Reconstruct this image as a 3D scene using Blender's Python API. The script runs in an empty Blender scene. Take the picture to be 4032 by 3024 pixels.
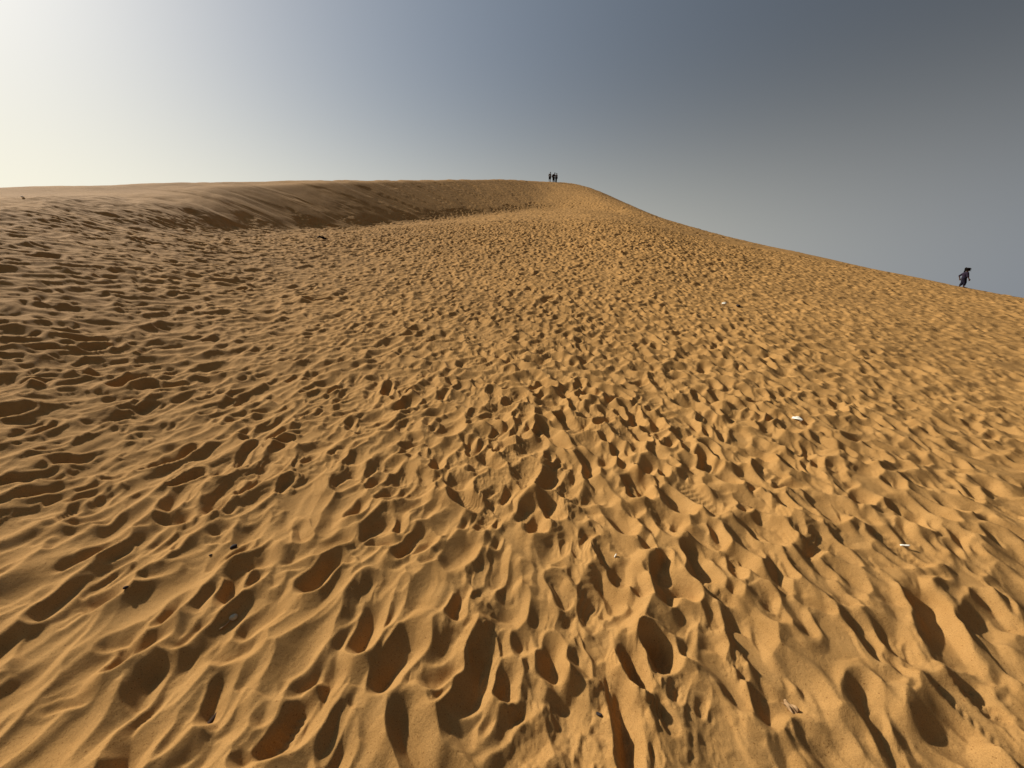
import bpy, bmesh, math, random
import numpy as np
from mathutils import Vector, Matrix

random.seed(11)
RNG = np.random.default_rng(11)
R = math.radians
C = bpy.context.scene.collection
SC = bpy.context.scene

# ------------------------------------------------------------------ camera
CAM_H = 1.65
PITCH = R(9.0)
FPX = 1516.0            # focal length in photo pixels (4032 wide)


def ray(px, py):
    u = px - 2016.0
    v = 1512.0 - py
    f = FPX * math.cos(PITCH) + v * math.sin(PITCH)
    w = v * math.cos(PITCH) - FPX * math.sin(PITCH)
    return u, f, w


def az_tan(px, py):
    u, f, w = ray(px, py)
    return math.degrees(math.atan2(u, f)), w / math.hypot(u, f)


cam_d = bpy.data.cameras.new('camera')
cam = bpy.data.objects.new('camera', cam_d)
C.objects.link(cam)
cam.location = (0, 0, CAM_H)
cam.rotation_euler = (R(90) - PITCH, 0, 0)
cam_d.sensor_width = 36
cam_d.lens = FPX / 4032 * 36
cam_d.clip_start = 0.05
cam_d.clip_end = 9000
SC.camera = cam

# ------------------------------------------------------------------ noise
_perm = RNG.permutation(512)
_perm = np.concatenate([_perm, _perm]).astype(np.int32)
_ga = RNG.random(512) * 2 * np.pi
_gx, _gy = np.cos(_ga).astype(np.float32), np.sin(_ga).astype(np.float32)


def noise(x, y, seed=0):
    x = np.asarray(x, np.float32) + np.float32(seed * 17.31)
    y = np.asarray(y, np.float32) + np.float32(seed * 9.73)
    xi = np.floor(x).astype(np.int32)
    yi = np.floor(y).astype(np.int32)
    xf = x - xi
    yf = y - yi
    u = xf * xf * xf * (xf * (xf * 6 - 15) + 10)
    v = yf * yf * yf * (yf * (yf * 6 - 15) + 10)

    def g(ix, iy, dx, dy):
        h = _perm[_perm[ix & 511] + (iy & 511)]
        return _gx[h] * dx + _gy[h] * dy
    a = g(xi, yi, xf, yf)
    b = g(xi + 1, yi, xf - 1, yf)
    c = g(xi, yi + 1, xf, yf - 1)
    d = g(xi + 1, yi + 1, xf - 1, yf - 1)
    return (a + (b - a) * u + (c - a) * v + (a - b - c + d) * u * v) * 1.5


def sstep(a, b, x):
    t = np.clip((x - a) / (b - a), 0, 1)
    return t * t * (3 - 2 * t)


# ------------------------------------------------------------------ dune, large form
# every line: photo column, skyline row, brink row, foot-of-steep-face row, distance of the brink, distance of the skyline, slope near
COLS = [
    # px,  sky,  brink, base, r_c,  r_p,  slip(0..1)
    (-900, 770, 800, 1020, 15.0, 19.0, 0.1),
    (0,    747, 775, 985, 18.0, 22.0, 0.12),
    (400,  738, 768, 965, 22.0, 26.5, 0.28),
    (700,  730, 752, 985, 26.0, 31.0, 0.52),
    (1000, 722, 735, 980, 32.5, 37.0, 0.8),
    (1400, 715, 718, 950, 43.5, 47.0, 0.9),
    (1800, 708, 709, 908, 60.0, 62.0, 0.9),
    (2000, 706, 707, 890,  70.0, 72.0, 0.80),
    (2160, 716, 717, 885,  78.0, 80.0, 0.72),
    (2260, 722, 723, 892,  79.0, 81.0, 0.60),
    (2330, 740, 741, 900,  76.0, 78.0, 0.50),
    (2450, 793, 794, 930,  69.0, 71.0, 0.28),
    (2600, 872, 873, 970,  62.0, 65.0, 0.0),
    (2800, 928, 929, 1010, 56.0, 59.0, 0.0),
    (3000, 973, 974, 1045, 51.0, 54.0, 0.0),
    (3400, 1057, 1058, 1110, 43.0, 46.0, 0.0),
    (3780, 1132, 1133, 1180, 37.0, 39.5, 0.0),
    (4032, 1176, 1177, 1220, 34.0, 37.0, 0.0),
    (5200, 1400, 1401, 1440, 27.0, 30.0, 0.0),
]
_az, _rs, _zs, _rc, _zc, _rp, _zp, _sl, _sm = [], [], [], [], [], [], [], [], []
for px, ys, yb, yf, rc, rp, sl in COLS:
    a, ts = az_tan(px, ys)
    _, tb = az_tan(px, yb)
    _, tf = az_tan(px, yf)
    zc = CAM_H + rc * tb
    zp = CAM_H + rp * ts
    # steep face of slope 0.58 down from the brink, met by the ray to its foot
    k = 0.68
    rs_slip = (CAM_H - zc + k * rc) / (k - tf)
    zs_slip = CAM_H + rs_slip * tf
    zs_slip += 0.28 * (zc * rs_slip / rc - zs_slip)
    # smooth convex flank: parabola grazed by the sight line
    c = CAM_H / rc ** 2
    aa = tb + 2 * CAM_H / rc
    rs_par = 0.62 * rc
    zs_par = aa * rs_par - c * rs_par ** 2
    if px > 2400:
        zp = aa * rp - c * rp ** 2
    w = min(1.0, sl * 1.1)
    if px < 1500:
        rs_par = 0.55 * rc
        zs_par = 0.55 * zc + 0.012 * rc
    _az.append(a)
    _rs.append(rs_slip * w + rs_par * (1 - w))
    _zs.append(zs_slip * w + zs_par * (1 - w))
    _sm.append(float(np.interp(px, [350, 640, 1000, 1500, 1850, 2100, 2400], [0, .85, 1, 1, 1, .6, 0.1])))
    _rc.append(rc); _zc.append(zc); _rp.append(rp); _zp.append(zp); _sl.append(sl)

AZ = np.arange(-90, 90.01, 0.25)


def gauss1(a, sig, axis=-1):
    n = max(1, int(sig * 3))
    k = np.exp(-0.5 * (np.arange(-n, n + 1) / sig) ** 2)
    k /= k.sum()
    pad = [(0, 0)] * a.ndim
    pad[axis] = (n, n)
    p = np.pad(a, pad, mode='edge')
    out = np.zeros_like(a)
    for i, kk in enumerate(k):
        sl = [slice(None)] * a.ndim
        sl[axis] = slice(i, i + a.shape[axis])
        out += kk * p[tuple(sl)]
    return out


def col(v, sig=10.0):
    return gauss1(np.interp(AZ, _az, v), sig)


RS, ZS, SLIP, SMASK = [col(v) for v in (_rs, _zs, _sl, _sm)]
RC, ZC, RP, ZP = [col(v, 4.5) for v in (_rc, _zc, _rp, _zp)]
DR = 0.1
RR = np.arange(0, 130.01, DR)
TAB = np.zeros((len(AZ), len(RR)))


def pchip(xk, yk, x):
    xk = np.asarray(xk); yk = np.asarray(yk)
    h = np.diff(xk); d = np.diff(yk) / h
    m = np.zeros_like(yk)
    for i in range(1, len(xk) - 1):
        if d[i - 1] * d[i] > 0:
            w1 = 2 * h[i] + h[i - 1]; w2 = h[i] + 2 * h[i - 1]
            m[i] = (w1 + w2) / (w1 / d[i - 1] + w2 / d[i])
    m[0] = d[0]; m[-1] = d[-1]
    i = np.clip(np.searchsorted(xk, x) - 1, 0, len(xk) - 2)
    t = (x - xk[i]) / h[i]
    return ((1 + 2 * t) * (1 - t) ** 2 * yk[i] + t * (1 - t) ** 2 * h[i] * m[i]
            + t * t * (3 - 2 * t) * yk[i + 1] + t * t * (t - 1) * h[i] * m[i + 1])


for i, a in enumerate(AZ):
    rs, zs, rc, zc, rp, zp, sl = RS[i], ZS[i], RC[i], ZC[i], RP[i], ZP[i], SLIP[i]
    s0 = 0.235 * max(0.2, math.cos(R(a))) - 0.03 * math.sin(R(a))
    r1 = min(3.0, 0.25 * rs)
    # slip part is straight between its foot and its brink
    xs = [0, r1, rs]
    ys = [0, s0 * r1 * 0.98, zs]
    xs.insert(2, rs * 0.80); ys.insert(2, ys[1] + (zs - ys[1]) * (rs * 0.80 - r1) / (rs - r1))
    for f in (0.16, 0.5, 0.94):
        xs.append(rs + (rc - rs) * f); ys.append(zs + (zc - zs) * (f + max(0, 1 - 1.35 * sl) * 0.35 * f * (1 - f)))
    xs += [rc, rc + 0.25 * (rp - rc), rp, rp + 6, rp + 20, 140]
    ys += [zc, zc + 0.27 * (zp - zc), zp, zp - 0.9, zp - 7, zp - 30]
    TAB[i] = pchip(xs, ys, RR)
TAB = gauss1(TAB, 3.0, 1)
TAB = gauss1(TAB, 2.0, 0)


def _tab_lookup(t, az, r):
    fa = np.clip((az - AZ[0]) / 0.25, 0, len(AZ) - 1.001)
    fr = np.clip(r / DR, 0, len(RR) - 1.001)
    ia = fa.astype(np.int32); ir = fr.astype(np.int32)
    ta = fa - ia; tr = fr - ir
    return ((t[ia, ir] * (1 - ta) + t[ia + 1, ir] * ta) * (1 - tr)
            + (t[ia, ir + 1] * (1 - ta) + t[ia + 1, ir + 1] * ta) * tr)


def macro(x, y):
    return _tab_lookup(TAB, np.degrees(np.arctan2(x, y)), np.hypot(x, y))


def regions(x, y):
    """slip-face weight, plateau weight, normalised distance"""
    a = np.degrees(np.arctan2(x, y)); r = np.hypot(x, y)
    rs = np.interp(a, AZ, RS); rc = np.interp(a, AZ, RC); sl = np.interp(a, AZ, SMASK)
    wob = 2.6 * noise(x / 3.0, y / 3.0, 5) + 0.6 * noise(x / 0.9, y / 0.9, 6)
    slip = sstep(-0.4, 0.8, r - rs + wob - 1.2 - 2.5 * (1 - sl)) * sl
    plat = sstep(-3.0, 0.8, r - rc) * (a < 5)
    return slip, plat, a, r, rc


# ------------------------------------------------------------------ trampled surface
def relax(h, s, n, lim=0.68, slope=0.24):
    """let walls steeper than the angle of repose run down"""
    L = lim * s
    g = slope * s
    for _ in range(n):
        d = np.diff(h, axis=0) + g
        e = np.clip(d - L, 0, None) + np.clip(d + L, None, 0)
        e *= 0.24
        h[1:] -= e; h[:-1] += e
        d = np.diff(h, axis=1)
        e = np.clip(d - L, 0, None) + np.clip(d + L, None, 0)
        e *= 0.24
        h[:, 1:] -= e; h[:, :-1] += e
        d = h[1:, 1:] - h[:-1, :-1] + g
        e = np.clip(d - L * 1.414, 0, None) + np.clip(d + L * 1.414, None, 0)
        e *= 0.12
        h[1:, 1:] -= e; h[:-1, :-1] += e
        d = h[1:, :-1] - h[:-1, 1:] + g
        e = np.clip(d - L * 1.414, 0, None) + np.clip(d + L * 1.414, None, 0)
        e *= 0.12
        h[1:, :-1] -= e; h[:-1, 1:] += e
    return h


class Tile:
    def __init__(self, x0, x1, y0, y1, s):
        self.x0, self.y0, self.s = x0, y0, s
        self.nx = int((x1 - x0) / s); self.ny = int((y1 - y0) / s)
        self.xs = (x0 + s * np.arange(self.nx)).astype(np.float32)
        self.ys = (y0 + s * np.arange(self.ny)).astype(np.float32)
        self.x1, self.y1 = float(self.xs[-1]), float(self.ys[-1])
        X, Y = np.meshgrid(self.xs, self.ys)
        wx = 0.15 * noise(X / 0.8, Y / 0.8, 30); 
        h = 0.030 * noise((X + wx) / 0.55, Y / 1.1, 1) + 0.022 * noise(X / 0.23 + wx, Y / 0.42, 2)
        h += 0.045 * noise(X / 1.9, Y / 2.6, 3)
        self.h = h.astype(np.float32)

    def stamp(self, st):
        s = self.s
        for (x, y, th, a, b, d, mode, push, flat) in st:
            m = max(a * 1.5, b * 2.2) + s
            i0 = int((x - m - self.x0) / s); i1 = int((x + m - self.x0) / s) + 2
            j0 = int((y - m - self.y0) / s); j1 = int((y + m - self.y0) / s) + 2
            if i0 < 0 or j0 < 0 or i1 > self.nx or j1 > self.ny:
                continue
            P = self.h[j0:j1, i0:i1]
            dx = self.xs[i0:i1][None, :] - x
            dy = self.ys[j0:j1][:, None] - y
            c, n = math.cos(th), math.sin(th)
            u = (dx * n + dy * c) / a
            v = (dx * c - dy * n) / b
            jc, ic = (j1 - j0) // 2, (i1 - i0) // 2
            q = max(1, int(b * 0.7 / s))
            z0 = 0.55 * float(P[jc - q:jc + q + 1, ic - q:ic + q + 1].mean())
            if mode == 0:          # old, wind-worn scoop: bowl with crisp meeting edges
                e2 = u * u + v * v + 0.35 * u * v * push
                f = z0 - d + (0.95 * d) * e2 + 0.25 * d * u * push
                k = np.exp(-((np.sqrt(e2 + 1e-6) - 1.35) / 0.28) ** 2)
                P += (0.30 * d) * k
                np.minimum(P, f, out=P)
            else:                  # print with a floor and walls
                vv = v / (1 - 0.16 * np.cos(u * 3.0) * (np.abs(u) < 1) + 0.06 * u)
                e = (np.abs(u) ** 2.5 + np.abs(vv) ** 2.5) ** 0.4
                f = z0 - d + 0.30 * d * push * u + 0.55 * d * np.minimum(e * e, 1.6) * (1 - 0.6 * flat)
                w = 1 - sstep(0.80, 1.06, e)
                rim = np.exp(-((e - 1.34) / 0.38) ** 2)
                P *= (1 - w)
                P += f * w
                P += (0.30 * d) * rim * (1 - 0.75 * np.clip(u, -1.3, 1.3) * push) * (1 - w)

    def treads(self, st):
        s = self.s
        for (x, y, th, a, b, kind) in st:
            m = a * 1.3
            i0 = int((x - m - self.x0) / s); i1 = int((x + m - self.x0) / s) + 2
            j0 = int((y - m - self.y0) / s); j1 = int((y + m - self.y0) / s) + 2
            if i0 < 0 or j0 < 0 or i1 > self.nx or j1 > self.ny:
                continue
            P = self.h[j0:j1, i0:i1]
            dx = self.xs[i0:i1][None, :] - x
            dy = self.ys[j0:j1][:, None] - y
            c, n = math.cos(th), math.sin(th)
            u = dx * n + dy * c
            v = dx * c - dy * n
            e = (np.abs(u / a) ** 2.5 + np.abs(v / b) ** 2.5) ** 0.4
            w = 1 - sstep(0.72, 0.92, e)
            if kind == 0:
                t = np.sin(u * 2 * np.pi / 0.020)
            elif kind == 1:
                t = np.sin((u + np.abs(v) * 0.7) * 2 * np.pi / 0.026)
            elif kind == 2:
                t = np.sign(np.sin(u * 2 * np.pi / 0.036)) * (np.abs(v) > 0.006) * 0.9
            else:
                t = np.cos(e * 14.0)
            P += 0.0026 * w * t

    def sample(self, x, y):
        fx = np.clip((x - self.x0) / self.s, 0, self.nx - 1.001)
        fy = np.clip((y - self.y0) / self.s, 0, self.ny - 1.001)
        i = fx.astype(np.int32); j = fy.astype(np.int32)
        tx = (fx - i).astype(np.float32); ty = (fy - j).astype(np.float32)
        h = self.h
        return ((h[j, i] * (1 - tx) + h[j, i + 1] * tx) * (1 - ty)
                + (h[j + 1, i] * (1 - tx) + h[j + 1, i + 1] * tx) * ty)

    def inside(self, x, y, margin):
        d = np.minimum(np.minimum(x - self.x0, self.x1 - x), np.minimum(y - self.y0, self.y1 - y))
        return sstep(0.0, margin, d)


def scatter(rmin, rmax, amax, dens):
    area = R(2 * amax) * (rmax ** 2 - rmin ** 2) / 2
    n = int(area * dens)
    r = np.sqrt(RNG.random(n) * (rmax ** 2 - rmin ** 2) + rmin ** 2)
    a = (RNG.random(n) * 2 - 1) * R(amax)
    return r * np.sin(a), r * np.cos(a)


def mk(x, y, mode, scale=1.0):
    """print parameters for a set of places"""
    out = []
    n = len(x)
    az = np.degrees(np.arctan2(x, y))
    left = sstep(6, -30, az)
    right = sstep(18, 45, az)
    far_ = sstep(8, 22, np.hypot(x, y))
    q = RNG.random((n, 8))
    qn = RNG.normal(size=(n, 4))
    for i in range(n):
        L, Rr = left[i], right[i]
        fr = far_[i]
        # walkers go up and down the slope; to the left the wind has drawn the hollows out
        lean = 0.12 + 0.20 * L + 0.10 * Rr
        th = lean + qn[i, 0] * (0.5 if mode else 0.42 - 0.17 * L + 0.2 * Rr)
        if q[i, 0] < 0.10:
            th += 1.2 * (q[i, 1] - .5)
        if mode == 0:
            a = (0.105 + 0.085 * q[i, 2]) * (1 + 0.65 * L - 0.08 * Rr) * scale
            b = (0.062 + 0.045 * q[i, 3]) * (1 + 0.10 * L) * scale
            d = b * (0.28 + 0.28 * q[i, 4]) * (1 - 0.08 * Rr) * (1 - 0.20 * L)
        else:
            a = (0.105 + 0.050 * q[i, 2]) * scale
            b = (0.048 + 0.018 * q[i, 3]) * scale
            d = (0.022 + 0.038 * q[i, 4]) * (1 - 0.20 * Rr) * scale
        sz = math.exp(0.20 * qn[i, 1]) * (0.79 + 0.37 * fr)
        a *= sz; b *= sz; d *= sz * (1 + 0.25 * fr)
        push = 1.0 if q[i, 5] < 0.6 else -0.8
        out.append((float(x[i]), float(y[i]), float(th), float(a), float(b), float(d), mode,
                    push * (0.5 + 0.5 * float(q[i, 6])), float(q[i, 7])))
    return out


def busy(x, y):
    """the trodden way up the middle"""
    a = np.degrees(np.arctan2(x, y)); r = np.hypot(x, y)
    c = 4 + 8 * np.exp(-r / 6.0)
    wdt = 24 + 14 * np.exp(-r / 5.0)
    return np.exp(-((a - c) / wdt) ** 2)


def build_stamps():
    S_old, S_mid, S_new = [], [], []
    x, y = scatter(0.25, 33, 79, 34)
    k = RNG.random(len(x)) < (1 - 0.55 * sstep(7, 20, np.hypot(x, y))) * (0.72 + 0.28 * sstep(-0.3, 0.15, noise(x / 2.6, y / 3.4, 61)))
    S_old = mk(x[k], y[k], 0)
    x, y = scatter(0.25, 33, 79, 15)
    k = RNG.random(len(x)) < 0.30 + 0.75 * busy(x, y) + 0.3 * sstep(15, 40, np.degrees(np.arctan2(x, y)))
    S_mid = mk(x[k], y[k], 1)
    x, y = scatter(0.25, 33, 79, 6.5)
    k = RNG.random(len(x)) < 0.12 + 0.85 * busy(x, y) + 0.3 * sstep(15, 40, np.degrees(np.arctan2(x, y)))
    S_new = mk(x[k], y[k], 1)
    # far field: the same prints, fewer
    x, y = scatter(28, 82, 50, 5)
    S_far = [t[:5] + (t[5] * 1.05,) + t[6:] for t in mk(x, y, 0, 1.15)]
    x, y = scatter(28, 82, 50, 3.0)
    k = RNG.random(len(x)) < 0.15 + 0.7 * busy(x, y)
    S_far2 = [t[:5] + (t[5] * 1.0,) + t[6:] for t in mk(x[k], y[k], 1, 1.25)]
    x, y = scatter(0.25, 33, 79, 15)
    S_bits = mk(x, y, 1, 0.55)
    x, y = scatter(0.25, 8, 79, 16)
    S_bits += mk(x, y, 1, 0.75)
    S_mid = S_mid + S_bits
    order = RNG.permutation(len(S_mid))
    S_mid = [S_mid[i] for i in order]
    return S_old, S_mid, S_new, S_far, S_far2


S_old, S_mid, S_new, S_far, S_far2 = build_stamps()


def sight(px, py):
    u, f, w = ray(px, py)
    t = np.arange(0.3, 12, 0.005) / math.sqrt(u * u + f * f + w * w)
    d = CAM_H + w * t - macro(u * t, f * t)
    k = int(np.argmax(d < 0))
    return float(u * t[k]), float(f * t[k])


# the deep fresh steps just ahead of the photographer
S_deep = []
for px, py, th, a, b, d, push in ((2180, 2560, .10, .125, .058, .085, .9), (2500, 2620, .2, .10, .060, .095, .9), (2620, 2590, -.1, .095, .055, .10, -.8),
                                  (2440, 2830, .05, .155, .045, .095, .5), (1990, 2660, .3, .085, .055, .08, .9), (2860, 2690, -.3, .14, .055, .04, .6)):
    x_, y_ = sight(px, py)
    S_deep.append((x_, y_, th, a * 0.9, b * 0.92, d * 0.74, 1, push, 0.1))


def near(st, rmax):
    return [t for t in st if t[0] * t[0] + t[1] * t[1] < rmax * rmax]


T0 = Tile(-5.6, 5.6, -0.3, 4.6, 0.0045)
T1 = Tile(-30, 30, -1.0, 33, 0.022)
T2 = Tile(-55, 60, 12, 84, 0.07)

T0.stamp(near(S_old, 8)); relax(T0.h, T0.s, 26, 0.56)
T0.stamp(near(S_mid, 8)); relax(T0.h, T0.s, 34, 0.57)
n0 = near(S_new, 8)
T0.stamp(n0); T0.stamp(S_deep); relax(T0.h, T0.s, 16, 0.68)
tr = [(x, y, th, a, b, random.choice((0, 1, 2))) for (x, y, th, a, b, d, m, p, f) in n0 if random.random() < 0.35]
T0.treads(tr)
T1.stamp(S_old); relax(T1.h, T1.s, 7, 0.58)
T1.stamp(S_mid); relax(T1.h, T1.s, 7, 0.58)
T1.stamp(S_new); relax(T1.h, T1.s, 4, 0.66)
T2.stamp(S_old + S_far); relax(T2.h, T2.s, 3, 0.62)
T2.stamp(S_mid + S_new + S_far2); relax(T2.h, T2.s, 2)


def micro(x, y):
    x = np.asarray(x, np.float32); y = np.asarray(y, np.float32)
    slip, plat, a, r, rc = regions(x, y)
    xo, yo = x, y
    x = x + 0.040 * noise(xo / 0.42, yo / 0.42, 41) + 0.014 * noise(xo / 0.13, yo / 0.13, 42)
    y = y + 0.040 * noise(xo / 0.42, yo / 0.42, 43) + 0.014 * noise(xo / 0.13, yo / 0.13, 44)
    w0 = T0.inside(x, y, 0.6)
    w1 = T1.inside(x, y, 3.0)
    w2 = T2.inside(x, y, 4.0)
    h0 = T0.sample(x, y); h1 = T1.sample(x, y); h2 = T2.sample(x, y)
    h = h2 * w2
    h = h * (1 - w1) + h1 * w1
    h = h * (1 - w0) + h0 * w0
    x, y = xo, yo
    # crusts that broke into thin steps, loose crumbs in the trodden part
    nearw = 1 - sstep(7, 14, r)
    st = sstep(0.25, 0.6, noise(x / 0.7, y / 0.7, 45)) * nearw
    h = h + st * 0.0017 * np.sin(h * (2 * np.pi / 0.016) + 2.0 * noise(x / 0.2, y / 0.2, 46))
    cr = sstep(0.02, 0.38, noise(x / 0.55, y / 0.8, 47)) * busy(x, y) * nearw
    c1 = noise(x / 0.040 + noise(x / 0.09, y / 0.09, 50), y / 0.040, 48)
    h = h + cr * (0.010 * np.clip(c1 - 0.12, 0, 1) + 0.0025 * noise(x / 0.02, y / 0.025, 49))
    slip = slip.astype(np.float32)
    # soft wind-blown ground near the left crest
    soft = sstep(0.55, 0.92, r / rc) * sstep(-8, -26, a)
    far = sstep(26, 60, r)
    right = sstep(22, 44, a) * sstep(4, 14, r)
    amp = (1 - 0.97 * slip) * (1 - 0.65 * soft) * (1 - 0.30 * right) * (1 - 0.8 * plat)
    out = h * amp
    big = 0.17 * noise((x + y * 0.35) / 1.3, y / 1.9, 8) + 0.055 * noise((x + y * 0.4) / 0.6, y / 0.8, 9)
    big = big - 0.35 * np.abs(big)
    out += big * soft * (1 - 0.9 * slip) * (1 - 0.9 * plat)
    # sand slides on the steep face: tongues running down, patches between them
    q = np.radians(a) * rc
    qs = q + (0.08 + 0.27 * sstep(-30, -8, a)) * (r - rc)
    t1 = noise(qs / 0.75, r / 6.0, 12)
    t2 = noise(qs / 0.30 + 0.3 * t1, r / 2.5, 13)
    t3 = noise(q / 0.55, r / 0.5, 14) + 0.6 * noise(q / 0.25, r / 0.22, 15)
    patch = sstep(-0.1, 0.25, noise(q / 2.6, r / 2.2, 16))
    lobes = sstep(-0.14, 0.14, noise(qs / 1.4, r / 5.0, 17) + 0.15 * noise(q / 0.4, r / 0.9, 18))
    out += slip * (0.030 * t1 + 0.035 * np.abs(t2) + 0.022 * t3 * patch + 0.05 * lobes)
    return out


def height(x, y):
    return macro(x, y) + micro(x, y)


def hit(px, py):
    """first meeting of a sight line with the sand"""
    u, f, w = ray(px, py)
    n = math.sqrt(u * u + f * f + w * w)
    t = 0.6 * (1.004 ** np.arange(1300))
    x = u / n * t; y = f / n * t; z = CAM_H + w / n * t
    d = z - height(x, y)
    k = int(np.argmax(d < 0)) if (d < 0).any() else int(np.argmin(d))
    return Vector((float(x[k]), float(y[k]), float(height(x[k:k + 1], y[k:k + 1])[0])))


# ------------------------------------------------------------------ materials
def mat(name, col, rough=0.8, **kw):
    m = bpy.data.materials.new(name)
    m.use_nodes = True
    b = m.node_tree.nodes['Principled BSDF']
    b.inputs['Base Color'].default_value = (*col, 1)
    b.inputs['Roughness'].default_value = rough
    b.inputs['Specular IOR Level'].default_value = kw.get('spec', 0.2)
    nt = m.node_tree
    tc = nt.nodes.new('ShaderNodeTexCoord')
    nz = nt.nodes.new('ShaderNodeTexNoise')
    nz.inputs['Scale'].default_value = kw.get('scale', 30)
    nz.inputs['Detail'].default_value = 4
    mx = nt.nodes.new('ShaderNodeMix'); mx.data_type = 'RGBA'
    v = kw.get('var', 0.3)
    mx.inputs['A'].default_value = (*[c * (1 - v) for c in col], 1)
    mx.inputs['B'].default_value = (*[min(1, c * (1 + v)) for c in col], 1)
    nt.links.new(tc.outputs['Object'], nz.inputs['Vector'])
    nt.links.new(nz.outputs['Fac'], mx.inputs['Factor'])
    nt.links.new(mx.outputs['Result'], b.inputs['Base Color'])
    return m


def sand_material():
    m = bpy.data.materials.new('sand')
    m.use_nodes = True
    nt = m.node_tree; N = nt.nodes; L = nt.links
    b = N['Principled BSDF']
    b.inputs['Roughness'].default_value = 0.95
    b.inputs['Specular IOR Level'].default_value = 0.08
    geo = N.new('ShaderNodeNewGeometry')

    def nz(scale, detail, rough=0.5):
        n = N.new('ShaderNodeTexNoise')
        n.inputs['Scale'].default_value = scale
        n.inputs['Detail'].default_value = detail
        n.inputs['Roughness'].default_value = rough
        L.new(geo.outputs['Position'], n.inputs['Vector'])
        return n
    grain = nz(260, 3, 0.8)
    mott = nz(7, 5, 0.6)
    broad = nz(0.35, 3)
    r1 = N.new('ShaderNodeValToRGB')
    r1.color_ramp.elements[0].position = 0.3; r1.color_ramp.elements[0].color = (0.335, 0.179, 0.056, 1)
    r1.color_ramp.elements[1].position = 0.7; r1.color_ramp.elements[1].color = (0.396, 0.219, 0.074, 1)
    L.new(mott.outputs['Fac'], r1.inputs['Fac'])
    mx = N.new('ShaderNodeMix'); mx.data_type = 'RGBA'; mx.blend_type = 'OVERLAY'
    mx.inputs['Factor'].default_value = 0.6
    L.new(r1.outputs['Color'], mx.inputs['A'])
    gr = N.new('ShaderNodeValToRGB')
    gr.color_ramp.elements[0].position = 0.25; gr.color_ramp.elements[0].color = (0.25, 0.25, 0.25, 1)
    gr.color_ramp.elements[1].position = 0.75; gr.color_ramp.elements[1].color = (0.75, 0.75, 0.75, 1)
    L.new(grain.outputs['Fac'], gr.inputs['Fac'])
    L.new(gr.outputs['Color'], mx.inputs['B'])
    mx2 = N.new('ShaderNodeMix'); mx2.data_type = 'RGBA'; mx2.blend_type = 'OVERLAY'
    mx2.inputs['Factor'].default_value = 0.25
    L.new(mx.outputs['Result'], mx2.inputs['A'])
    L.new(broad.outputs['Fac'], mx2.inputs['B'])
    spk = nz(170, 0)
    sr = N.new('ShaderNodeValToRGB')
    sr.color_ramp.elements[0].position = 0.73; sr.color_ramp.elements[0].color = (1, 1, 1, 1)
    sr.color_ramp.elements[1].position = 0.80; sr.color_ramp.elements[1].color = (0.62, 0.56, 0.5, 1)
    L.new(spk.outputs['Fac'], sr.inputs['Fac'])
    mx3 = N.new('ShaderNodeMix'); mx3.data_type = 'RGBA'; mx3.blend_type = 'MULTIPLY'
    mx3.inputs['Factor'].default_value = 1.0
    L.new(mx2.outputs['Result'], mx3.inputs['A']); L.new(sr.outputs['Color'], mx3.inputs['B'])
    L.new(mx3.outputs['Result'], b.inputs['Base Color'])
    bp = N.new('ShaderNodeBump'); bp.inputs['Strength'].default_value = 0.6
    bp.inputs['Distance'].default_value = 0.004
    L.new(grain.outputs['Fac'], bp.inputs['Height'])
    bp2 = N.new('ShaderNodeBump'); bp2.inputs['Strength'].default_value = 0.28
    bp2.inputs['Distance'].default_value = 0.012
    fine = nz(45, 4, 0.55)
    L.new(fine.outputs['Fac'], bp2.inputs['Height'])
    L.new(bp.outputs['Normal'], bp2.inputs['Normal'])
    L.new(bp2.outputs['Normal'], b.inputs['Normal'])
    return m


SAND = sand_material()

# ------------------------------------------------------------------ sand meshes


def grid_mesh(name, X, Y, Z, material):
    nr, nc = X.shape
    me = bpy.data.meshes.new(name)
    co = np.stack([X, Y, Z], -1).reshape(-1, 3).astype(np.float32)
    idx = np.arange(nr * nc, dtype=np.int32).reshape(nr, nc)
    f = np.stack([idx[:-1, :-1], idx[:-1, 1:], idx[1:, 1:], idx[1:, :-1]], -1).reshape(-1, 4)[:, ::-1]
    nf = len(f)
    me.vertices.add(len(co)); me.vertices.foreach_set('co', co.ravel())
    me.loops.add(nf * 4); me.loops.foreach_set('vertex_index', np.ascontiguousarray(f).ravel())
    me.polygons.add(nf)
    me.polygons.foreach_set('loop_start', np.arange(0, nf * 4, 4, dtype=np.int32))
    me.polygons.foreach_set('use_smooth', np.ones(nf, dtype=bool))
    me.update(calc_edges=True)
    me.materials.append(material)
    o = bpy.data.objects.new(name, me)
    C.objects.link(o)
    return o


rr = [0.06]
while rr[-1] < 92:
    r = rr[-1]
    rr.append(r + min(max(0.0036 * r, 0.0032), 0.05 if r < 34 else 0.10))
rr = np.array(rr)
aa = np.radians(np.arange(-80, 80.01, 0.075))
A, RA = np.meshgrid(aa, rr)
X = RA * np.sin(A); Y = RA * np.cos(A)
Z = height(X, Y)
dune = grid_mesh('sand_dune', X, Y, Z, SAND)
dune['kind'] = 'structure'

# plain sand all round, reaching the horizon
rg = np.concatenate([[0.0], np.geomspace(0.3, 4500, 150)])
ag = np.radians(np.arange(0, 360.1, 2.0))
A2, R2 = np.meshgrid(ag, rg)
A2w = np.where(A2 > np.pi, A2 - 2 * np.pi, A2)
X2 = R2 * np.sin(A2w); Y2 = R2 * np.cos(A2w)
Zin = macro(X2, Y2)
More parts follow.
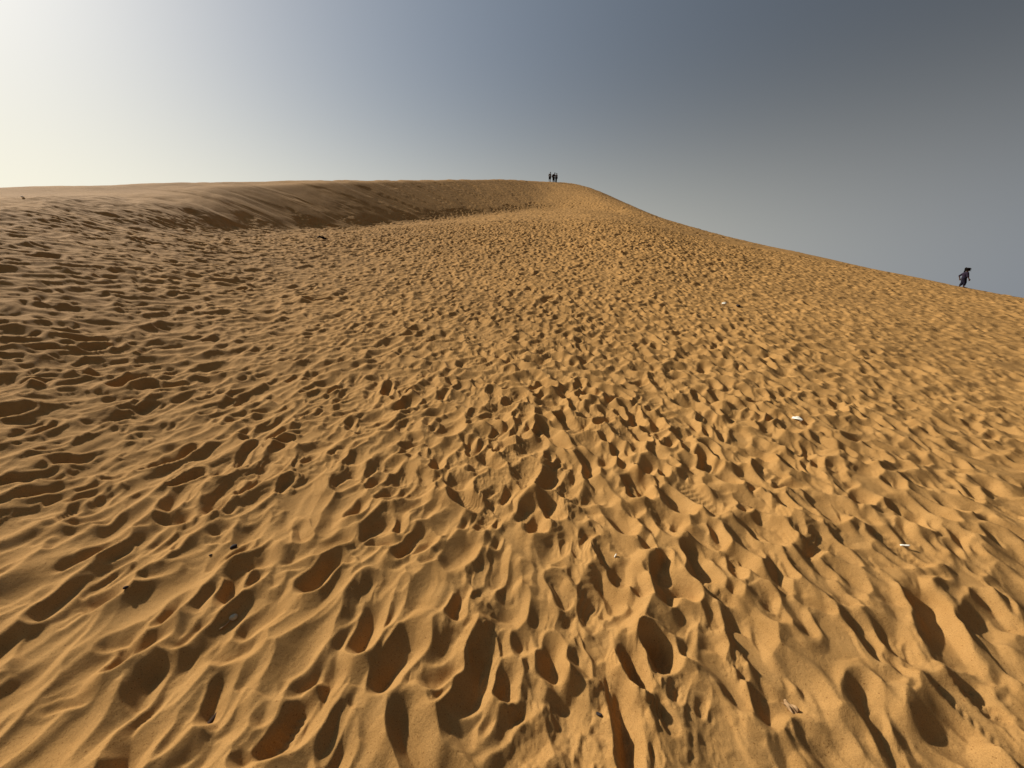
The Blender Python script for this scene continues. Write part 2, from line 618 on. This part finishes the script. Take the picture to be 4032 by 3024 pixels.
# behind the photographer the slope runs out below
Zb = np.maximum(0.22 * Y2, -9) + 0.3 * noise(X2 / 9, Y2 / 9, 21)
back = sstep(84, 105, np.abs(np.degrees(A2w)))
farw = sstep(60, 120, R2)
Z2 = Zin * (1 - back) + Zb * back
Z2 = Z2 * (1 - farw) + (-9 + 2.5 * noise(X2 / 70, Y2 / 70, 22)) * farw
under = (np.abs(np.degrees(A2w)) < 81.5)
Z2 = Z2 - np.where(under, 0.35 + 0.02 * np.minimum(R2, 40), 0.02)
ground = grid_mesh('sand_ground', X2, Y2, Z2, SAND)
ground['kind'] = 'structure'

# ------------------------------------------------------------------ light
SUN_AZ, SUN_EL = -61.0, 35.0
dirv = Vector((math.sin(R(SUN_AZ)) * math.cos(R(SUN_EL)), math.cos(R(SUN_AZ)) * math.cos(R(SUN_EL)), math.sin(R(SUN_EL))))
w = bpy.data.worlds.new('World'); SC.world = w
w.use_nodes = True
nt = w.node_tree
N, L = nt.nodes, nt.links
sky = N.new('ShaderNodeTexSky')
sky.sky_type = 'NISHITA'
sky.sun_disc = False
sky.sun_elevation = R(SUN_EL)
sky.sun_rotation = R(SUN_AZ)
sky.air_density = 1.0
sky.dust_density = 2.0
sky.ozone_density = 1.0


def vm(op, a, b=None, c=None):
    n = N.new('ShaderNodeVectorMath'); n.operation = op
    for k, v in enumerate((a, b, c)):
        if v is None:
            continue
        if isinstance(v, bpy.types.NodeSocket):
            L.new(v, n.inputs[k])
        else:
            n.inputs[k].default_value = v
    return n


def fm(op, a, b=0.0):
    n = N.new('ShaderNodeMath'); n.operation = op
    for k, v in enumerate((a, b)):
        if isinstance(v, bpy.types.NodeSocket):
            L.new(v, n.inputs[k])
        else:
            n.inputs[k].default_value = v
    return n.outputs[0]


# dusty air: the clear sky fades towards the horizon into a pale veil that is brightest round the sun
tc = N.new('ShaderNodeTexCoord')
dr = vm('NORMALIZE', tc.outputs['Generated']).outputs[0]
cosg = vm('DOT_PRODUCT', dr, tuple(dirv)).outputs['Value']
sep = N.new('ShaderNodeSeparateXYZ'); L.new(dr, sep.inputs[0])
el = fm('MULTIPLY', fm('ARCSINE', fm('MAXIMUM', sep.outputs['Z'], 0.0)), 180 / math.pi)
hz = fm('EXPONENT', fm('MULTIPLY', fm('POWER', fm('MULTIPLY', el, 1 / 18.42), 2.4), -1.0))
half = fm('MULTIPLY', fm('ADD', cosg, 1.0), 0.5)
ph = fm('POWER', half, 2.05)
ph2 = fm('POWER', half, 2.51)
gm = N.new('ShaderNodeGamma'); gm.inputs['Gamma'].default_value = 0.567
L.new(sky.outputs['Color'], gm.inputs['Color'])
base = vm('MULTIPLY', gm.outputs[0], (1.62, 1.70, 1.72)).outputs[0]
sc_ = N.new('ShaderNodeVectorMath'); sc_.operation = 'SCALE'
L.new(base, sc_.inputs[0]); L.new(ph2, sc_.inputs['Scale'])
base = sc_.outputs[0]
phv = N.new('ShaderNodeCombineXYZ')
for k in range(3):
    L.new(ph, phv.inputs[k])
veil = vm('MULTIPLY_ADD', phv.outputs[0], (9.941, 8.978, 6.066), (1.25, 1.56, 2.15)).outputs[0]
base = vm('ADD', base, (0.42, 0.46, 0.54)).outputs[0]
mixv = N.new('ShaderNodeMix'); mixv.data_type = 'VECTOR'
L.new(hz, mixv.inputs['Factor'])
L.new(base, mixv.inputs['A']); L.new(veil, mixv.inputs['B'])
bg = N['Background']
bg.inputs['Strength'].default_value = 0.0796
L.new(mixv.outputs['Result'], bg.inputs['Color'])
sd = bpy.data.lights.new('sun', 'SUN')
sd.energy = 5.0
sd.angle = R(1.6)
sd.color = (1.0, 0.93, 0.82)
so = bpy.data.objects.new('sun', sd); C.objects.link(so)
so.rotation_euler = dirv.to_track_quat('Z', 'Y').to_euler()
so.location = dirv * 60 + Vector((0, 0, 20))

SC.view_settings.view_transform = 'Standard'
SC.view_settings.look = 'None'
SC.view_settings.exposure = 0.33
SC.view_settings.gamma = 1

# ------------------------------------------------------------------ figures


def cone_capsule(bm, a, b, ra, rb, seg=14):
    a = Vector(a); b = Vector(b)
    d = b - a
    q = d.to_track_quat('Z', 'Y').to_matrix().to_4x4() if d.length > 1e-6 else Matrix()
    rings = []
    L_ = d.length
    prof = []
    for k in range(5):
        t = -math.pi / 2 + k * math.pi / 8
        prof.append((math.sin(t) * ra, math.cos(t) * ra))
    prof[-1] = (0, ra)
    for k in range(5):
        t = k * math.pi / 8
        prof.append((L_ + math.sin(t) * rb, math.cos(t) * rb))
    for (z, r) in prof[1:-1]:
        rings.append([bm.verts.new(Matrix.Translation(a) @ q @ Vector((r * math.cos(6.2832 * i / seg), r * math.sin(6.2832 * i / seg), z))) for i in range(seg)])
    v0 = bm.verts.new(Matrix.Translation(a) @ q @ Vector((0, 0, -ra)))
    v1 = bm.verts.new(Matrix.Translation(a) @ q @ Vector((0, 0, L_ + rb)))
    for i in range(seg):
        j = (i + 1) % seg
        bm.faces.new((v0, rings[0][j], rings[0][i]))
        bm.faces.new((v1, rings[-1][i], rings[-1][j]))
        for r0, r1 in zip(rings, rings[1:]):
            bm.faces.new((r0[i], r0[j], r1[j], r1[i]))


def ellipsoid(bm, c, r, rot=None, seg=16):
    m = Matrix.Translation(Vector(c)) @ (rot or Matrix()) @ Matrix.Diagonal((*r, 1))
    bmesh.ops.create_uvsphere(bm, u_segments=seg, v_segments=seg // 2 + 2, radius=1, matrix=m)


def fuse(name, bm, voxel, material, parent=None, smooth=6):
    """merge overlapping shapes to one continuous skin"""
    me = bpy.data.meshes.new(name)
    bm.normal_update(); bm.to_mesh(me); bm.free()
    tmp = bpy.data.objects.new(name, me); C.objects.link(tmp)
    md = tmp.modifiers.new('r', 'REMESH'); md.mode = 'VOXEL'; md.voxel_size = voxel
    ms = tmp.modifiers.new('s', 'SMOOTH'); ms.factor = 0.5; ms.iterations = smooth
    dg = bpy.context.evaluated_depsgraph_get()
    out = bpy.data.meshes.new_from_object(tmp.evaluated_get(dg))
    bpy.data.objects.remove(tmp); bpy.data.meshes.remove(me)
    out.name = name
    out.polygons.foreach_set('use_smooth', np.ones(len(out.polygons), dtype=bool))
    out.materials.clear(); out.materials.append(material)
    o = bpy.data.objects.new(name, out); C.objects.link(o)
    if parent is not None:
        o.parent = parent
    return o


def hand(bm, wrist, palm, k, thumb_side, curl):
    """palm, four bent fingers of unequal length and a thumb from the palm's side"""
    w = Vector(wrist); p = Vector(palm)
    d = (p - w).normalized()
    s = Vector(thumb_side).normalized()
    c = Vector(curl).normalized()
    cone_capsule(bm, w, p, 0.026 * k, 0.030 * k)
    cone_capsule(bm, w + s * 0.012 * k, p + s * 0.022 * k, 0.020 * k, 0.018 * k)
    cone_capsule(bm, w - s * 0.012 * k, p - s * 0.022 * k, 0.020 * k, 0.018 * k)
    for off, ln in ((0.030, 0.070), (0.010, 0.080), (-0.010, 0.074), (-0.030, 0.056)):
        a = p + s * off * k + d * 0.012 * k
        b = a + (d * 0.85 + c * 0.35).normalized() * ln * 0.52 * k
        e = b + (d * 0.55 + c * 0.8).normalized() * ln * 0.5 * k
        cone_capsule(bm, a, b, 0.0092 * k, 0.0085 * k, 8)
        cone_capsule(bm, b, e, 0.0085 * k, 0.0070 * k, 8)
    a = w + s * 0.022 * k + d * 0.02 * k
    b = a + (s * 0.75 + d * 0.6 + c * 0.2).normalized() * 0.036 * k
    e = b + (d * 0.9 + s * 0.1 + c * 0.3).normalized() * 0.030 * k
    cone_capsule(bm, a, b, 0.012 * k, 0.010 * k, 8)
    cone_capsule(bm, b, e, 0.010 * k, 0.008 * k, 8)


def foot(bm, ankle, fwd, k):
    a = Vector(ankle); f = Vector(fwd).normalized()
    heel = a + Vector((0, 0, -0.055 * k)) - f * 0.035 * k
    ball = a + Vector((0, 0, -0.062 * k)) + f * 0.12 * k
    toe = a + Vector((0, 0, -0.066 * k)) + f * 0.18 * k
    cone_capsule(bm, a, heel, 0.040 * k, 0.033 * k)
    cone_capsule(bm, a, ball, 0.038 * k, 0.030 * k)
    cone_capsule(bm, heel, ball, 0.032 * k, 0.032 * k)
    cone_capsule(bm, ball, toe, 0.032 * k, 0.020 * k)


def head(bm, c, look, k):
    c = Vector(c); f = Vector(look).normalized()
    up = Vector((0, 0, 1)); up = (up - f * up.dot(f)).normalized(); sd_ = f.cross(up)
    ro = Matrix((sd_, f, up)).transposed().to_4x4()
    ellipsoid(bm, c + up * 0.02 * k - f * 0.008 * k, (0.074 * k, 0.094 * k, 0.092 * k), ro)
    ellipsoid(bm, c - up * 0.055 * k + f * 0.022 * k, (0.055 * k, 0.066 * k, 0.062 * k), ro)
    cone_capsule(bm, c + f * 0.085 * k + up * 0.012 * k, c + f * 0.108 * k - up * 0.022 * k, 0.010 * k, 0.016 * k, 8)     # nose
    cone_capsule(bm, c + f * 0.082 * k - up * 0.058 * k + sd_ * 0.018 * k, c + f * 0.082 * k - up * 0.058 * k - sd_ * 0.018 * k, 0.010 * k, 0.010 * k, 8)   # lips
    for q in (1, -1):
        ellipsoid(bm, c + sd_ * q * 0.077 * k - f * 0.01 * k, (0.012 * k, 0.020 * k, 0.032 * k), ro, 10)                       # ears
        cone_capsule(bm, c + f * 0.078 * k + up * 0.030 * k + sd_ * q * 0.014 * k, c + f * 0.070 * k + up * 0.032 * k + sd_ * q * 0.046 * k, 0.012 * k, 0.010 * k, 8)   # brow
    return ro


def chain(bm, pts):
    for (a, ra), (b, rb) in zip(pts, pts[1:]):
        cone_capsule(bm, a, b, ra, rb)


SKIN = mat('skin', (0.065, 0.034, 0.022), 0.55, scale=20, var=0.12)
HAIR = mat('dark_hair', (0.008, 0.006, 0.005), 0.9, scale=60, var=0.4, spec=0.05)


def person(loc, rz, J, k, label, shirt, trousers, look, sleeves=0.9, cuff=0.95, hair=None, group=None, extra=None, tw=1.0):
    """J: joints in metres, x to the figure's right-hand side of the picture, y away from the camera"""
    root = bpy.data.objects.new('person', None); C.objects.link(root)
    root['label'] = label; root['category'] = 'person'
    if group:
        root['group'] = group
    V = {n: Vector(p) for n, p in J.items()}
    bm = bmesh.new()
    ch = V['chest']; pe = V['pelvis']; nk = V['neck']; hd = V['head']
    sa, sb = V['sh_a'], V['sh_b']; ha, hb = V['hip_a'], V['hip_b']
    chain(bm, [(pe, 0.13 * k), ((pe + ch) / 2, 0.115 * k), (ch, 0.13 * k), (nk, 0.06 * k), (hd - Vector((0, 0, 0.05 * k)), 0.052 * k)])
    chain(bm, [(sa, 0.058 * k), (ch, 0.10 * k), (sb, 0.058 * k)])
    chain(bm, [(ha, 0.088 * k), (pe, 0.10 * k), (hb, 0.088 * k)])
    for q in 'ab':
        chain(bm, [(V['sh_' + q], 0.056 * k), (V['el_' + q], 0.040 * k), (V['wr_' + q], 0.027 * k)])
        d = (V['wr_' + q] - V['el_' + q]).normalized()
        hand(bm, V['wr_' + q], V['wr_' + q] + d * 0.075 * k, k, Vector(look) - d * d.dot(Vector(look)) + Vector((0.01, 0.01, 0)), (pe - V['wr_' + q]) * 0.6 + Vector((0, -0.01, 0)))
        kn = V['kn_' + q]; an = V['an_' + q]
        cal = kn.lerp(an, 0.3) - Vector(look) * 0.012 * k
        chain(bm, [(V['hip_' + q], 0.086 * k), (kn, 0.056 * k), (cal, 0.056 * k), (an, 0.037 * k)])
        foot(bm, an, V.get('ft_' + q, Vector((look[0], look[1], 0))), k)
    ro = head(bm, hd, look, k)
    fuse('body', bm, 0.0085 * max(k, 0.75), SKIN, root, 3)
    # shirt
    b2 = bmesh.new()
    g = 0.020 * k
    hem = pe.lerp(ch, 0.0)
    chain(b2, [(hem, 0.145 * k), ((pe + ch) / 2, 0.132 * k), (ch, 0.145 * k), (nk - (nk - ch) * 0.25, 0.075 * k)])
    chain(b2, [(sa, 0.072 * k), (ch, 0.115 * k), (sb, 0.072 * k)])
    for q in 'ab':
        e_ = V['sh_' + q].lerp(V['el_' + q], min(1, sleeves))
        chain(b2, [(V['sh_' + q], 0.074 * k), (e_, 0.058 * k)])
        if sleeves > 1:
            chain(b2, [(e_, 0.056 * k), (V['el_' + q].lerp(V['wr_' + q], sleeves - 1), 0.042 * k)])
    if extra:
        extra(b2, V, k)
    fuse('shirt', b2, 0.014 * max(k, 0.75), shirt, root, 4)
    b3 = bmesh.new()
    chain(b3, [(pe + Vector((0, 0, 0.03 * k)), 0.138 * k), (pe, 0.142 * k)])
    for q in 'ab':
        hp, kn, an = V['hip_' + q], V['kn_' + q], V['an_' + q]
        chain(b3, [(pe, 0.12 * k), (hp, 0.110 * k * tw), (hp.lerp(kn, min(1, cuff)), (0.086 if cuff < 1 else 0.076) * k * tw)])
        if cuff > 1:
            chain(b3, [(kn, 0.076 * k * tw), (kn.lerp(an, cuff - 1), 0.066 * k * tw)])
    fuse('trousers', b3, 0.014 * max(k, 0.75), trousers, root, 4)
    b4 = bmesh.new()
    M = Matrix.Translation(hd) @ ro
    ellipsoid(b4, M @ Vector((0, -0.020 * k, 0.040 * k)), (0.084 * k, 0.098 * k, 0.084 * k), ro)
    ellipsoid(b4, M @ Vector((0, -0.055 * k, -0.01 * k)), (0.070 * k, 0.060 * k, 0.075 * k), ro)
    if hair:
        hair(b4, M, k)
    fuse('hair', b4, 0.009 * max(k, 0.75), HAIR, root, 2)
    root.location = loc
    root.rotation_euler = (0, 0, rz)
    return root


def on_crest(px, dr=0.0):
    """the dune's edge in the direction of that photo column"""
    ys = float(np.interp(px, [c[0] for c in COLS], [c[1] for c in COLS]))
    a, _ = az_tan(px, ys)
    r = np.arange(15, 95, 0.05)
    x = r * math.sin(R(a)); y = r * math.cos(R(a))
    z = height(x, y)
    t = (z - CAM_H) / r
    k = int(np.argmax(t)) + int(dr / 0.05)
    return Vector((float(x[k]), float(y[k]), float(z[k]))), -R(a)


GROUP = 'people standing together on the crest'
GREY_CLOTH = mat('grey_cloth', (0.13, 0.125, 0.13), 0.9, scale=12, var=0.15)
BLACK_CLOTH = mat('black_cloth', (0.010, 0.008, 0.009), 0.9, scale=12, var=0.3)
MAROON_CLOTH = mat('dark_maroon_cloth', (0.022, 0.009, 0.010), 0.9, scale=12, var=0.3)
MAUVE_CLOTH = mat('grey_mauve_cloth', (0.085, 0.068, 0.075), 0.9, scale=12, var=0.2)
NAVY_CLOTH = mat('navy_cloth', (0.006, 0.005, 0.014), 0.9, scale=12, var=0.3)
PURPLE_CLOTH = mat('dark_purple_cloth', (0.016, 0.010, 0.022), 0.9, scale=12, var=0.3)

p, rz = on_crest(2165)
person(p - Vector((0, 0, 0.03)), rz, dict(
    pelvis=(0.00, 0, 0.94), chest=(0.02, 0, 1.29), neck=(0.07, 0.0, 1.47), head=(0.11, -0.01, 1.63),
    sh_a=(-0.15, -0.03, 1.40), el_a=(-0.27, 0.05, 1.13), wr_a=(-0.14, -0.02, 0.98),
    sh_b=(0.17, 0.03, 1.39), el_b=(0.22, 0.03, 1.12), wr_b=(0.25, -0.06, 0.88),
    hip_a=(-0.10, 0, 0.90), kn_a=(-0.13, -0.04, 0.50), an_a=(-0.14, 0.02, 0.09),
    hip_b=(0.10, 0, 0.90), kn_b=(0.11, -0.05, 0.50), an_b=(0.12, 0.0, 0.07)), 1.12,
    'person with one elbow out, grey shirt, black shorts, left of the three on the crest',
    GREY_CLOTH, BLACK_CLOTH, (0.5, -0.75, -0.32), sleeves=0.55, cuff=1.05, group=GROUP, tw=1.2)


def hunch(b, V, k):
    ellipsoid(b, V['chest'].lerp(V['pelvis'], 0.25) + Vector((-0.15, 0.04, 0.0)), (0.20 * k, 0.19 * k, 0.30 * k), Matrix.Rotation(R(22), 4, 'Y'))


p, rz = on_crest(2180, 0.3)
person(p - Vector((0, 0, 0.04)), rz, dict(
    pelvis=(-0.04, 0, 0.93), chest=(0.03, -0.01, 1.26), neck=(0.14, -0.03, 1.44), head=(0.21, -0.05, 1.59),
    sh_a=(-0.14, 0.06, 1.37), el_a=(-0.23, 0.0, 1.10), wr_a=(-0.13, -0.16, 0.95),
    sh_b=(0.17, -0.06, 1.36), el_b=(0.22, -0.12, 1.10), wr_b=(0.12, -0.24, 1.02),
    hip_a=(-0.13, 0.02, 0.90), kn_a=(-0.13, -0.04, 0.49), an_a=(-0.11, 0.03, 0.08),
    hip_b=(0.08, -0.02, 0.90), kn_b=(0.09, -0.08, 0.49), an_b=(0.11, -0.02, 0.06)), 1.14,
    'broad stooping person in dark maroon top and black trousers, middle of the crest group',
    MAROON_CLOTH, BLACK_CLOTH, (0.75, -0.5, -0.42), sleeves=1.7, cuff=1.7, group=GROUP, tw=1.2, extra=hunch)

p, rz = on_crest(2190, -0.3)
person(p - Vector((0, 0, 0.04)), rz, dict(
    pelvis=(-0.02, 0, 0.90), chest=(0.01, 0, 1.22), neck=(0.06, 0.0, 1.39), head=(0.09, -0.02, 1.54),
    sh_a=(-0.14, 0.0, 1.32), el_a=(-0.18, -0.02, 1.05), wr_a=(-0.14, -0.15, 0.86),
    sh_b=(0.17, 0.0, 1.31), el_b=(0.22, 0.0, 1.02), wr_b=(0.25, -0.04, 0.74),
    hip_a=(-0.10, 0, 0.86), kn_a=(-0.09, -0.05, 0.47), an_a=(-0.10, 0.03, 0.08),
    hip_b=(0.08, 0, 0.86), kn_b=(0.05, -0.05, 0.47), an_b=(0.03, 0.0, 0.05)), 1.08,
    'slim person with one arm hanging, mauve-grey top, right of the three on the crest',
    MAUVE_CLOTH, BLACK_CLOTH, (0.45, -0.85, -0.2), sleeves=0.5, cuff=1.8, group=GROUP, tw=1.2)


def blown(b, M, k):
    rnd = random.Random(4)
    ellipsoid(b, M @ Vector((0, -0.02 * k, 0.055 * k)), (0.112 * k, 0.128 * k, 0.100 * k))
    for i in range(90):
        a = M @ Vector((rnd.uniform(-.07, .07) * k, rnd.uniform(-.10, .06) * k, rnd.uniform(0.02, .11) * k))
        d = Vector((rnd.uniform(-0.7, 0.75), rnd.uniform(-.7, .7), rnd.uniform(-0.5, 0.8)))
        m = a + d * 0.080 * k
        e = m + (d + Vector((0.1, 0, -0.9))) * 0.070 * k
        cone_capsule(b, a, m, 0.026 * k, 0.020 * k, 6)
        cone_capsule(b, m, e, 0.020 * k, 0.009 * k, 6)
    for i in range(24):
        a = M @ Vector((rnd.uniform(-.06, .06) * k, rnd.uniform(-.11, -.06) * k, rnd.uniform(-0.02, .07) * k))
        e = a + Vector((rnd.uniform(-.07, .0), rnd.uniform(-.04, .04), rnd.uniform(-.15, -.09))) * k
        cone_capsule(b, a, e, 0.020 * k, 0.008 * k, 6)


GIRL = 0.89
p, rz = on_crest(3781, -0.6)
person(p - Vector((0, 0, 0.04)), rz, dict(
    pelvis=(0.09, 0, 0.585), chest=(0.115, 0, 0.80), neck=(0.135, 0, 0.925), head=(0.165, 0, 1.035),
    sh_a=(0.05, 0.11, 0.87), el_a=(-0.12, 0.12, 0.735), wr_a=(-0.085, 0.10, 0.575),
    sh_b=(0.19, -0.11, 0.86), el_b=(0.235, -0.13, 0.63), wr_b=(0.285, -0.14, 0.50),
    hip_a=(0.08, 0.065, 0.56), kn_a=(0.05, 0.06, 0.31), an_a=(-0.06, 0.06, 0.085),
    hip_b=(0.10, -0.065, 0.56), kn_b=(0.15, -0.06, 0.31), an_b=(0.12, -0.06, 0.055)), 0.88,
    'small person with windblown dark hair walking down the right edge of the dune',
    PURPLE_CLOTH, NAVY_CLOTH, (0.97, -0.12, -0.12), sleeves=0.95, cuff=1.5, hair=blown, tw=1.12).scale = (GIRL,) * 3

# ------------------------------------------------------------------ litter and stones


def link(name, bm, m, label, cat, loc, rot, group=None, smooth=True):
    me = bpy.data.meshes.new(name)
    bmesh.ops.recalc_face_normals(bm, faces=bm.faces)
    bm.to_mesh(me); bm.free()
    for f in me.polygons:
        f.use_smooth = smooth
    me.materials.append(m)
    o = bpy.data.objects.new(name, me); C.objects.link(o)
    o['label'] = label; o['category'] = cat
    if group:
        o['group'] = group
    o.location = loc; o.rotation_euler = rot
    return o


def lump(r, seed, rough=0.25):
    bm = bmesh.new()
    bmesh.ops.create_icosphere(bm, subdivisions=4, radius=1)
    rnd = random.Random(seed)
    dirs = [Vector((rnd.gauss(0, 1), rnd.gauss(0, 1), rnd.gauss(0, 1))).normalized() for _ in range(14)]
    amp = [rnd.uniform(-rough, rough) for _ in dirs]
    for v in bm.verts:
        n = v.co.normalized()
        k = 1 + sum(a * max(0, n.dot(d)) ** 4 for a, d in zip(amp, dirs))
        v.co = Vector((n.x * r[0], n.y * r[1], n.z * r[2])) * k
    return bm


def strip(w, h, curl, seed, wav=0.1, th=0.004, n=18):
    """a crumpled, curled piece of sheet with some thickness"""
    rnd = random.Random(seed)
    ph = [rnd.uniform(0, 6.28) for _ in range(6)]
    bm = bmesh.new()
    top, bot = [], []
    for lay, dst in ((0, top), (1, bot)):
        for i in range(n + 1):
            row = []
            for j in range(n + 1):
                u = i / n - .5; v = j / n - .5
                edge = 1 + 0.10 * math.sin(9 * v + ph[0]) * (1 if u > 0 else -1)
                z = curl * w * (0.25 - u * u) * 2.2 + wav * w * (math.sin(7 * u + ph[1]) * math.cos(6 * v + ph[2]) + 0.5 * math.sin(15 * v + 9 * u + ph[3]))
                row.append(bm.verts.new((u * w * edge, v * h * (1 + 0.25 * math.sin(5 * u + ph[4])), z - lay * th)))
            dst.append(row)
    for i in range(n):
        for j in range(n):
            bm.faces.new((top[i][j], top[i + 1][j], top[i + 1][j + 1], top[i][j + 1]))
            bm.faces.new((bot[i][j], bot[i][j + 1], bot[i + 1][j + 1], bot[i + 1][j]))
    for i in range(n):
        bm.faces.new((top[i][0], bot[i][0], bot[i + 1][0], top[i + 1][0]))
        bm.faces.new((top[i][n], top[i + 1][n], bot[i + 1][n], bot[i][n]))
        bm.faces.new((top[0][i], top[0][i + 1], bot[0][i + 1], bot[0][i]))
        bm.faces.new((top[n][i], bot[n][i], bot[n][i + 1], top[n][i + 1]))
    return bm


def stick(L_, r0, r1, bend=0.1, seed=0):
    rnd = random.Random(seed)
    bm = bmesh.new()
    pts = [Vector((L_ * (t - .5), L_ * bend * math.sin(3 * t + seed), rnd.uniform(-.02, .02) * L_)) for t in [i / 6 for i in range(7)]]
    rings = []
    for i, p in enumerate(pts):
        r = r0 + (r1 - r0) * i / 6
        rings.append([bm.verts.new(p + Vector((0, math.cos(a) * r, math.sin(a) * r * .85)) * rnd.uniform(.88, 1.1)) for a in [6.2832 * k / 10 for k in range(10)]])
    for a, b in zip(rings, rings[1:]):
        for k in range(10):
            bm.faces.new((a[k], a[(k + 1) % 10], b[(k + 1) % 10], b[k]))
    bm.faces.new(rings[0][::-1]); bm.faces.new(rings[-1])
    return bm


WHITE_PAPER = mat('white_paper', (0.80, 0.77, 0.66), 0.7, scale=40, var=0.06)
BLACK_PLASTIC = mat('black_plastic', (0.012, 0.010, 0.012), 0.85, scale=30, var=0.3, spec=0.08)
DARK_STONE = mat('dark_stone', (0.028, 0.020, 0.018), 0.8, scale=80, var=0.4)
PALE_STONE = mat('pale_stone', (0.42, 0.37, 0.26), 0.8, scale=60, var=0.2)
DARK_WOOD = mat('dark_wood', (0.040, 0.020, 0.012), 0.95, scale=90, var=0.4)
DRY_LEAF = mat('dry_leaf', (0.34, 0.21, 0.10), 0.8, scale=70, var=0.4)


def put(px, py, up=0.0):
    p = hit(px, py)
    d = p.length
    return p + Vector((0, 0, up)), -math.atan2(p.x, p.y), (p - Vector((0, 0, CAM_H))).length


def size(px, dist):
    return px / FPX * dist


p, rz, dd = put(1268, 943, 0.05)
link('plastic_scrap', strip(size(25, dd), size(9, dd), 0.25, 3, 0.08, size(2, dd)), BLACK_PLASTIC,
     'black crumpled scrap lying at the foot of the steep smooth face', 'litter', p, (R(35), R(12), rz - 0.2))
p, rz, dd = put(1232, 985, 0.03)
link('stick', stick(size(14, dd), size(2.2, dd), size(1.8, dd), 0.05, 2), DARK_WOOD,
     'short dark stick just below the black scrap near the steep face', 'stick', p, (0, R(6), rz - 0.15))
p, rz, dd = put(89, 781, 0.03)
link('white_scrap', lump((size(3.2, dd), size(2.6, dd), size(2.6, dd)), 5), WHITE_PAPER,
     'tiny white scrap high on the left crest of the dune', 'litter', p, (0.3, 0.2, rz))
p, rz, dd = put(2851, 1204, 0.05)
bm = strip(size(13, dd), size(7, dd), 0.35, 8, 0.05, size(4, dd))
link('paper_carton', bm, WHITE_PAPER,
     'small crushed white carton on the far right slope beside a dark lump', 'litter', p, (R(50), 0, rz))
p, rz, dd = put(2905, 1210, 0.03)
link('dark_lump', lump((size(7, dd), size(6, dd), size(5, dd)), 6), DARK_STONE,
     'dark rounded lump just right of the crushed white carton', 'stone', p, (0, 0.1, rz))
p, rz, dd = put(3138, 1658, 0.012)
link('paper_strip', strip(size(27, dd), size(10, dd), 0.35, 4, 0.05, 0.003), WHITE_PAPER,
     'arched white paper strip on the trampled sand right of centre', 'litter', p, (R(38), R(8), rz - 0.25))
p, rz, dd = put(3562, 2154, 0.008)
link('cigarette_butt', stick(size(19, dd), size(2.6, dd), size(2.6, dd), 0.0, 1), WHITE_PAPER,
     'thin white stub lying beside a deep footprint on the right', 'litter', p, (0, R(-12), rz + 0.35))
p, rz, dd = put(3112, 2797, 0.006)
link('leaf_scrap', strip(size(34, dd), size(17, dd), 0.22, 9, 0.10, 0.002), DRY_LEAF,
     'torn dry leaf scrap with a shadowed edge in the right foreground', 'leaf', p, (R(25), R(10), rz - 0.3))
p, rz, dd = put(918, 2441, size(3, dd))
link('pale_pebble', lump((size(9, dd), size(8, dd), size(8, dd)), 12), PALE_STONE,
     'pale pebble with a black shadow side in the left foreground', 'stone', p, (0, 0.3, rz))
p, rz, dd = put(888, 2464, size(1, dd))
link('twig', stick(size(34, dd), size(2.4, dd), size(1.2, dd), 0.12, 3), DRY_LEAF,
     'thin pale twig pointing at the pale pebble in the left foreground', 'twig', p, (0, R(-10), rz + 0.7))
p, rz, dd = put(838, 2832, size(1, dd))
link('wood_splinter', stick(size(46, dd), size(8, dd), size(3, dd), 0.05, 4), DARK_WOOD,
     'dark tapering wood splinter near the bottom left edge', 'stick', p, (0, R(-8), rz + 0.65))
p, rz, dd = put(2358, 2816, size(3, dd))
link('bark_chip', lump((size(10, dd), size(6, dd), size(4, dd)), 14, 0.4), DARK_STONE,
     'small square black bark chip on a mound at the bottom centre', 'bark', p, (0.2, 0, rz))
p, rz, dd = put(2423, 2195, size(5, dd))
link('paper_stub', stick(size(13, dd), size(2.6, dd), size(2.4, dd), 0.03, 5), WHITE_PAPER,
     'tiny upright white stub in the middle of the trodden sand', 'litter', p, (0, R(-65), rz + 0.2))
PEB = 'dark pebbles on the left sand'
for px, py, w_, lab in ((918, 2159, 9, 'largest dark flat pebble on a lit sand crest at left'),
                        (830, 2188, 4, 'smallest dark pebble, just left of the flat pebble'),
                        (496, 2318, 6, 'dark pebble by itself nearest the left edge')):
    p, rz, dd = put(px, py, size(2, dd))
    link('pebble', lump((size(w_, dd), size(w_ * .7, dd), size(w_ * .6, dd)), px), DARK_STONE, lab, 'stone', p, (0, 0, rz + 0.3), PEB)
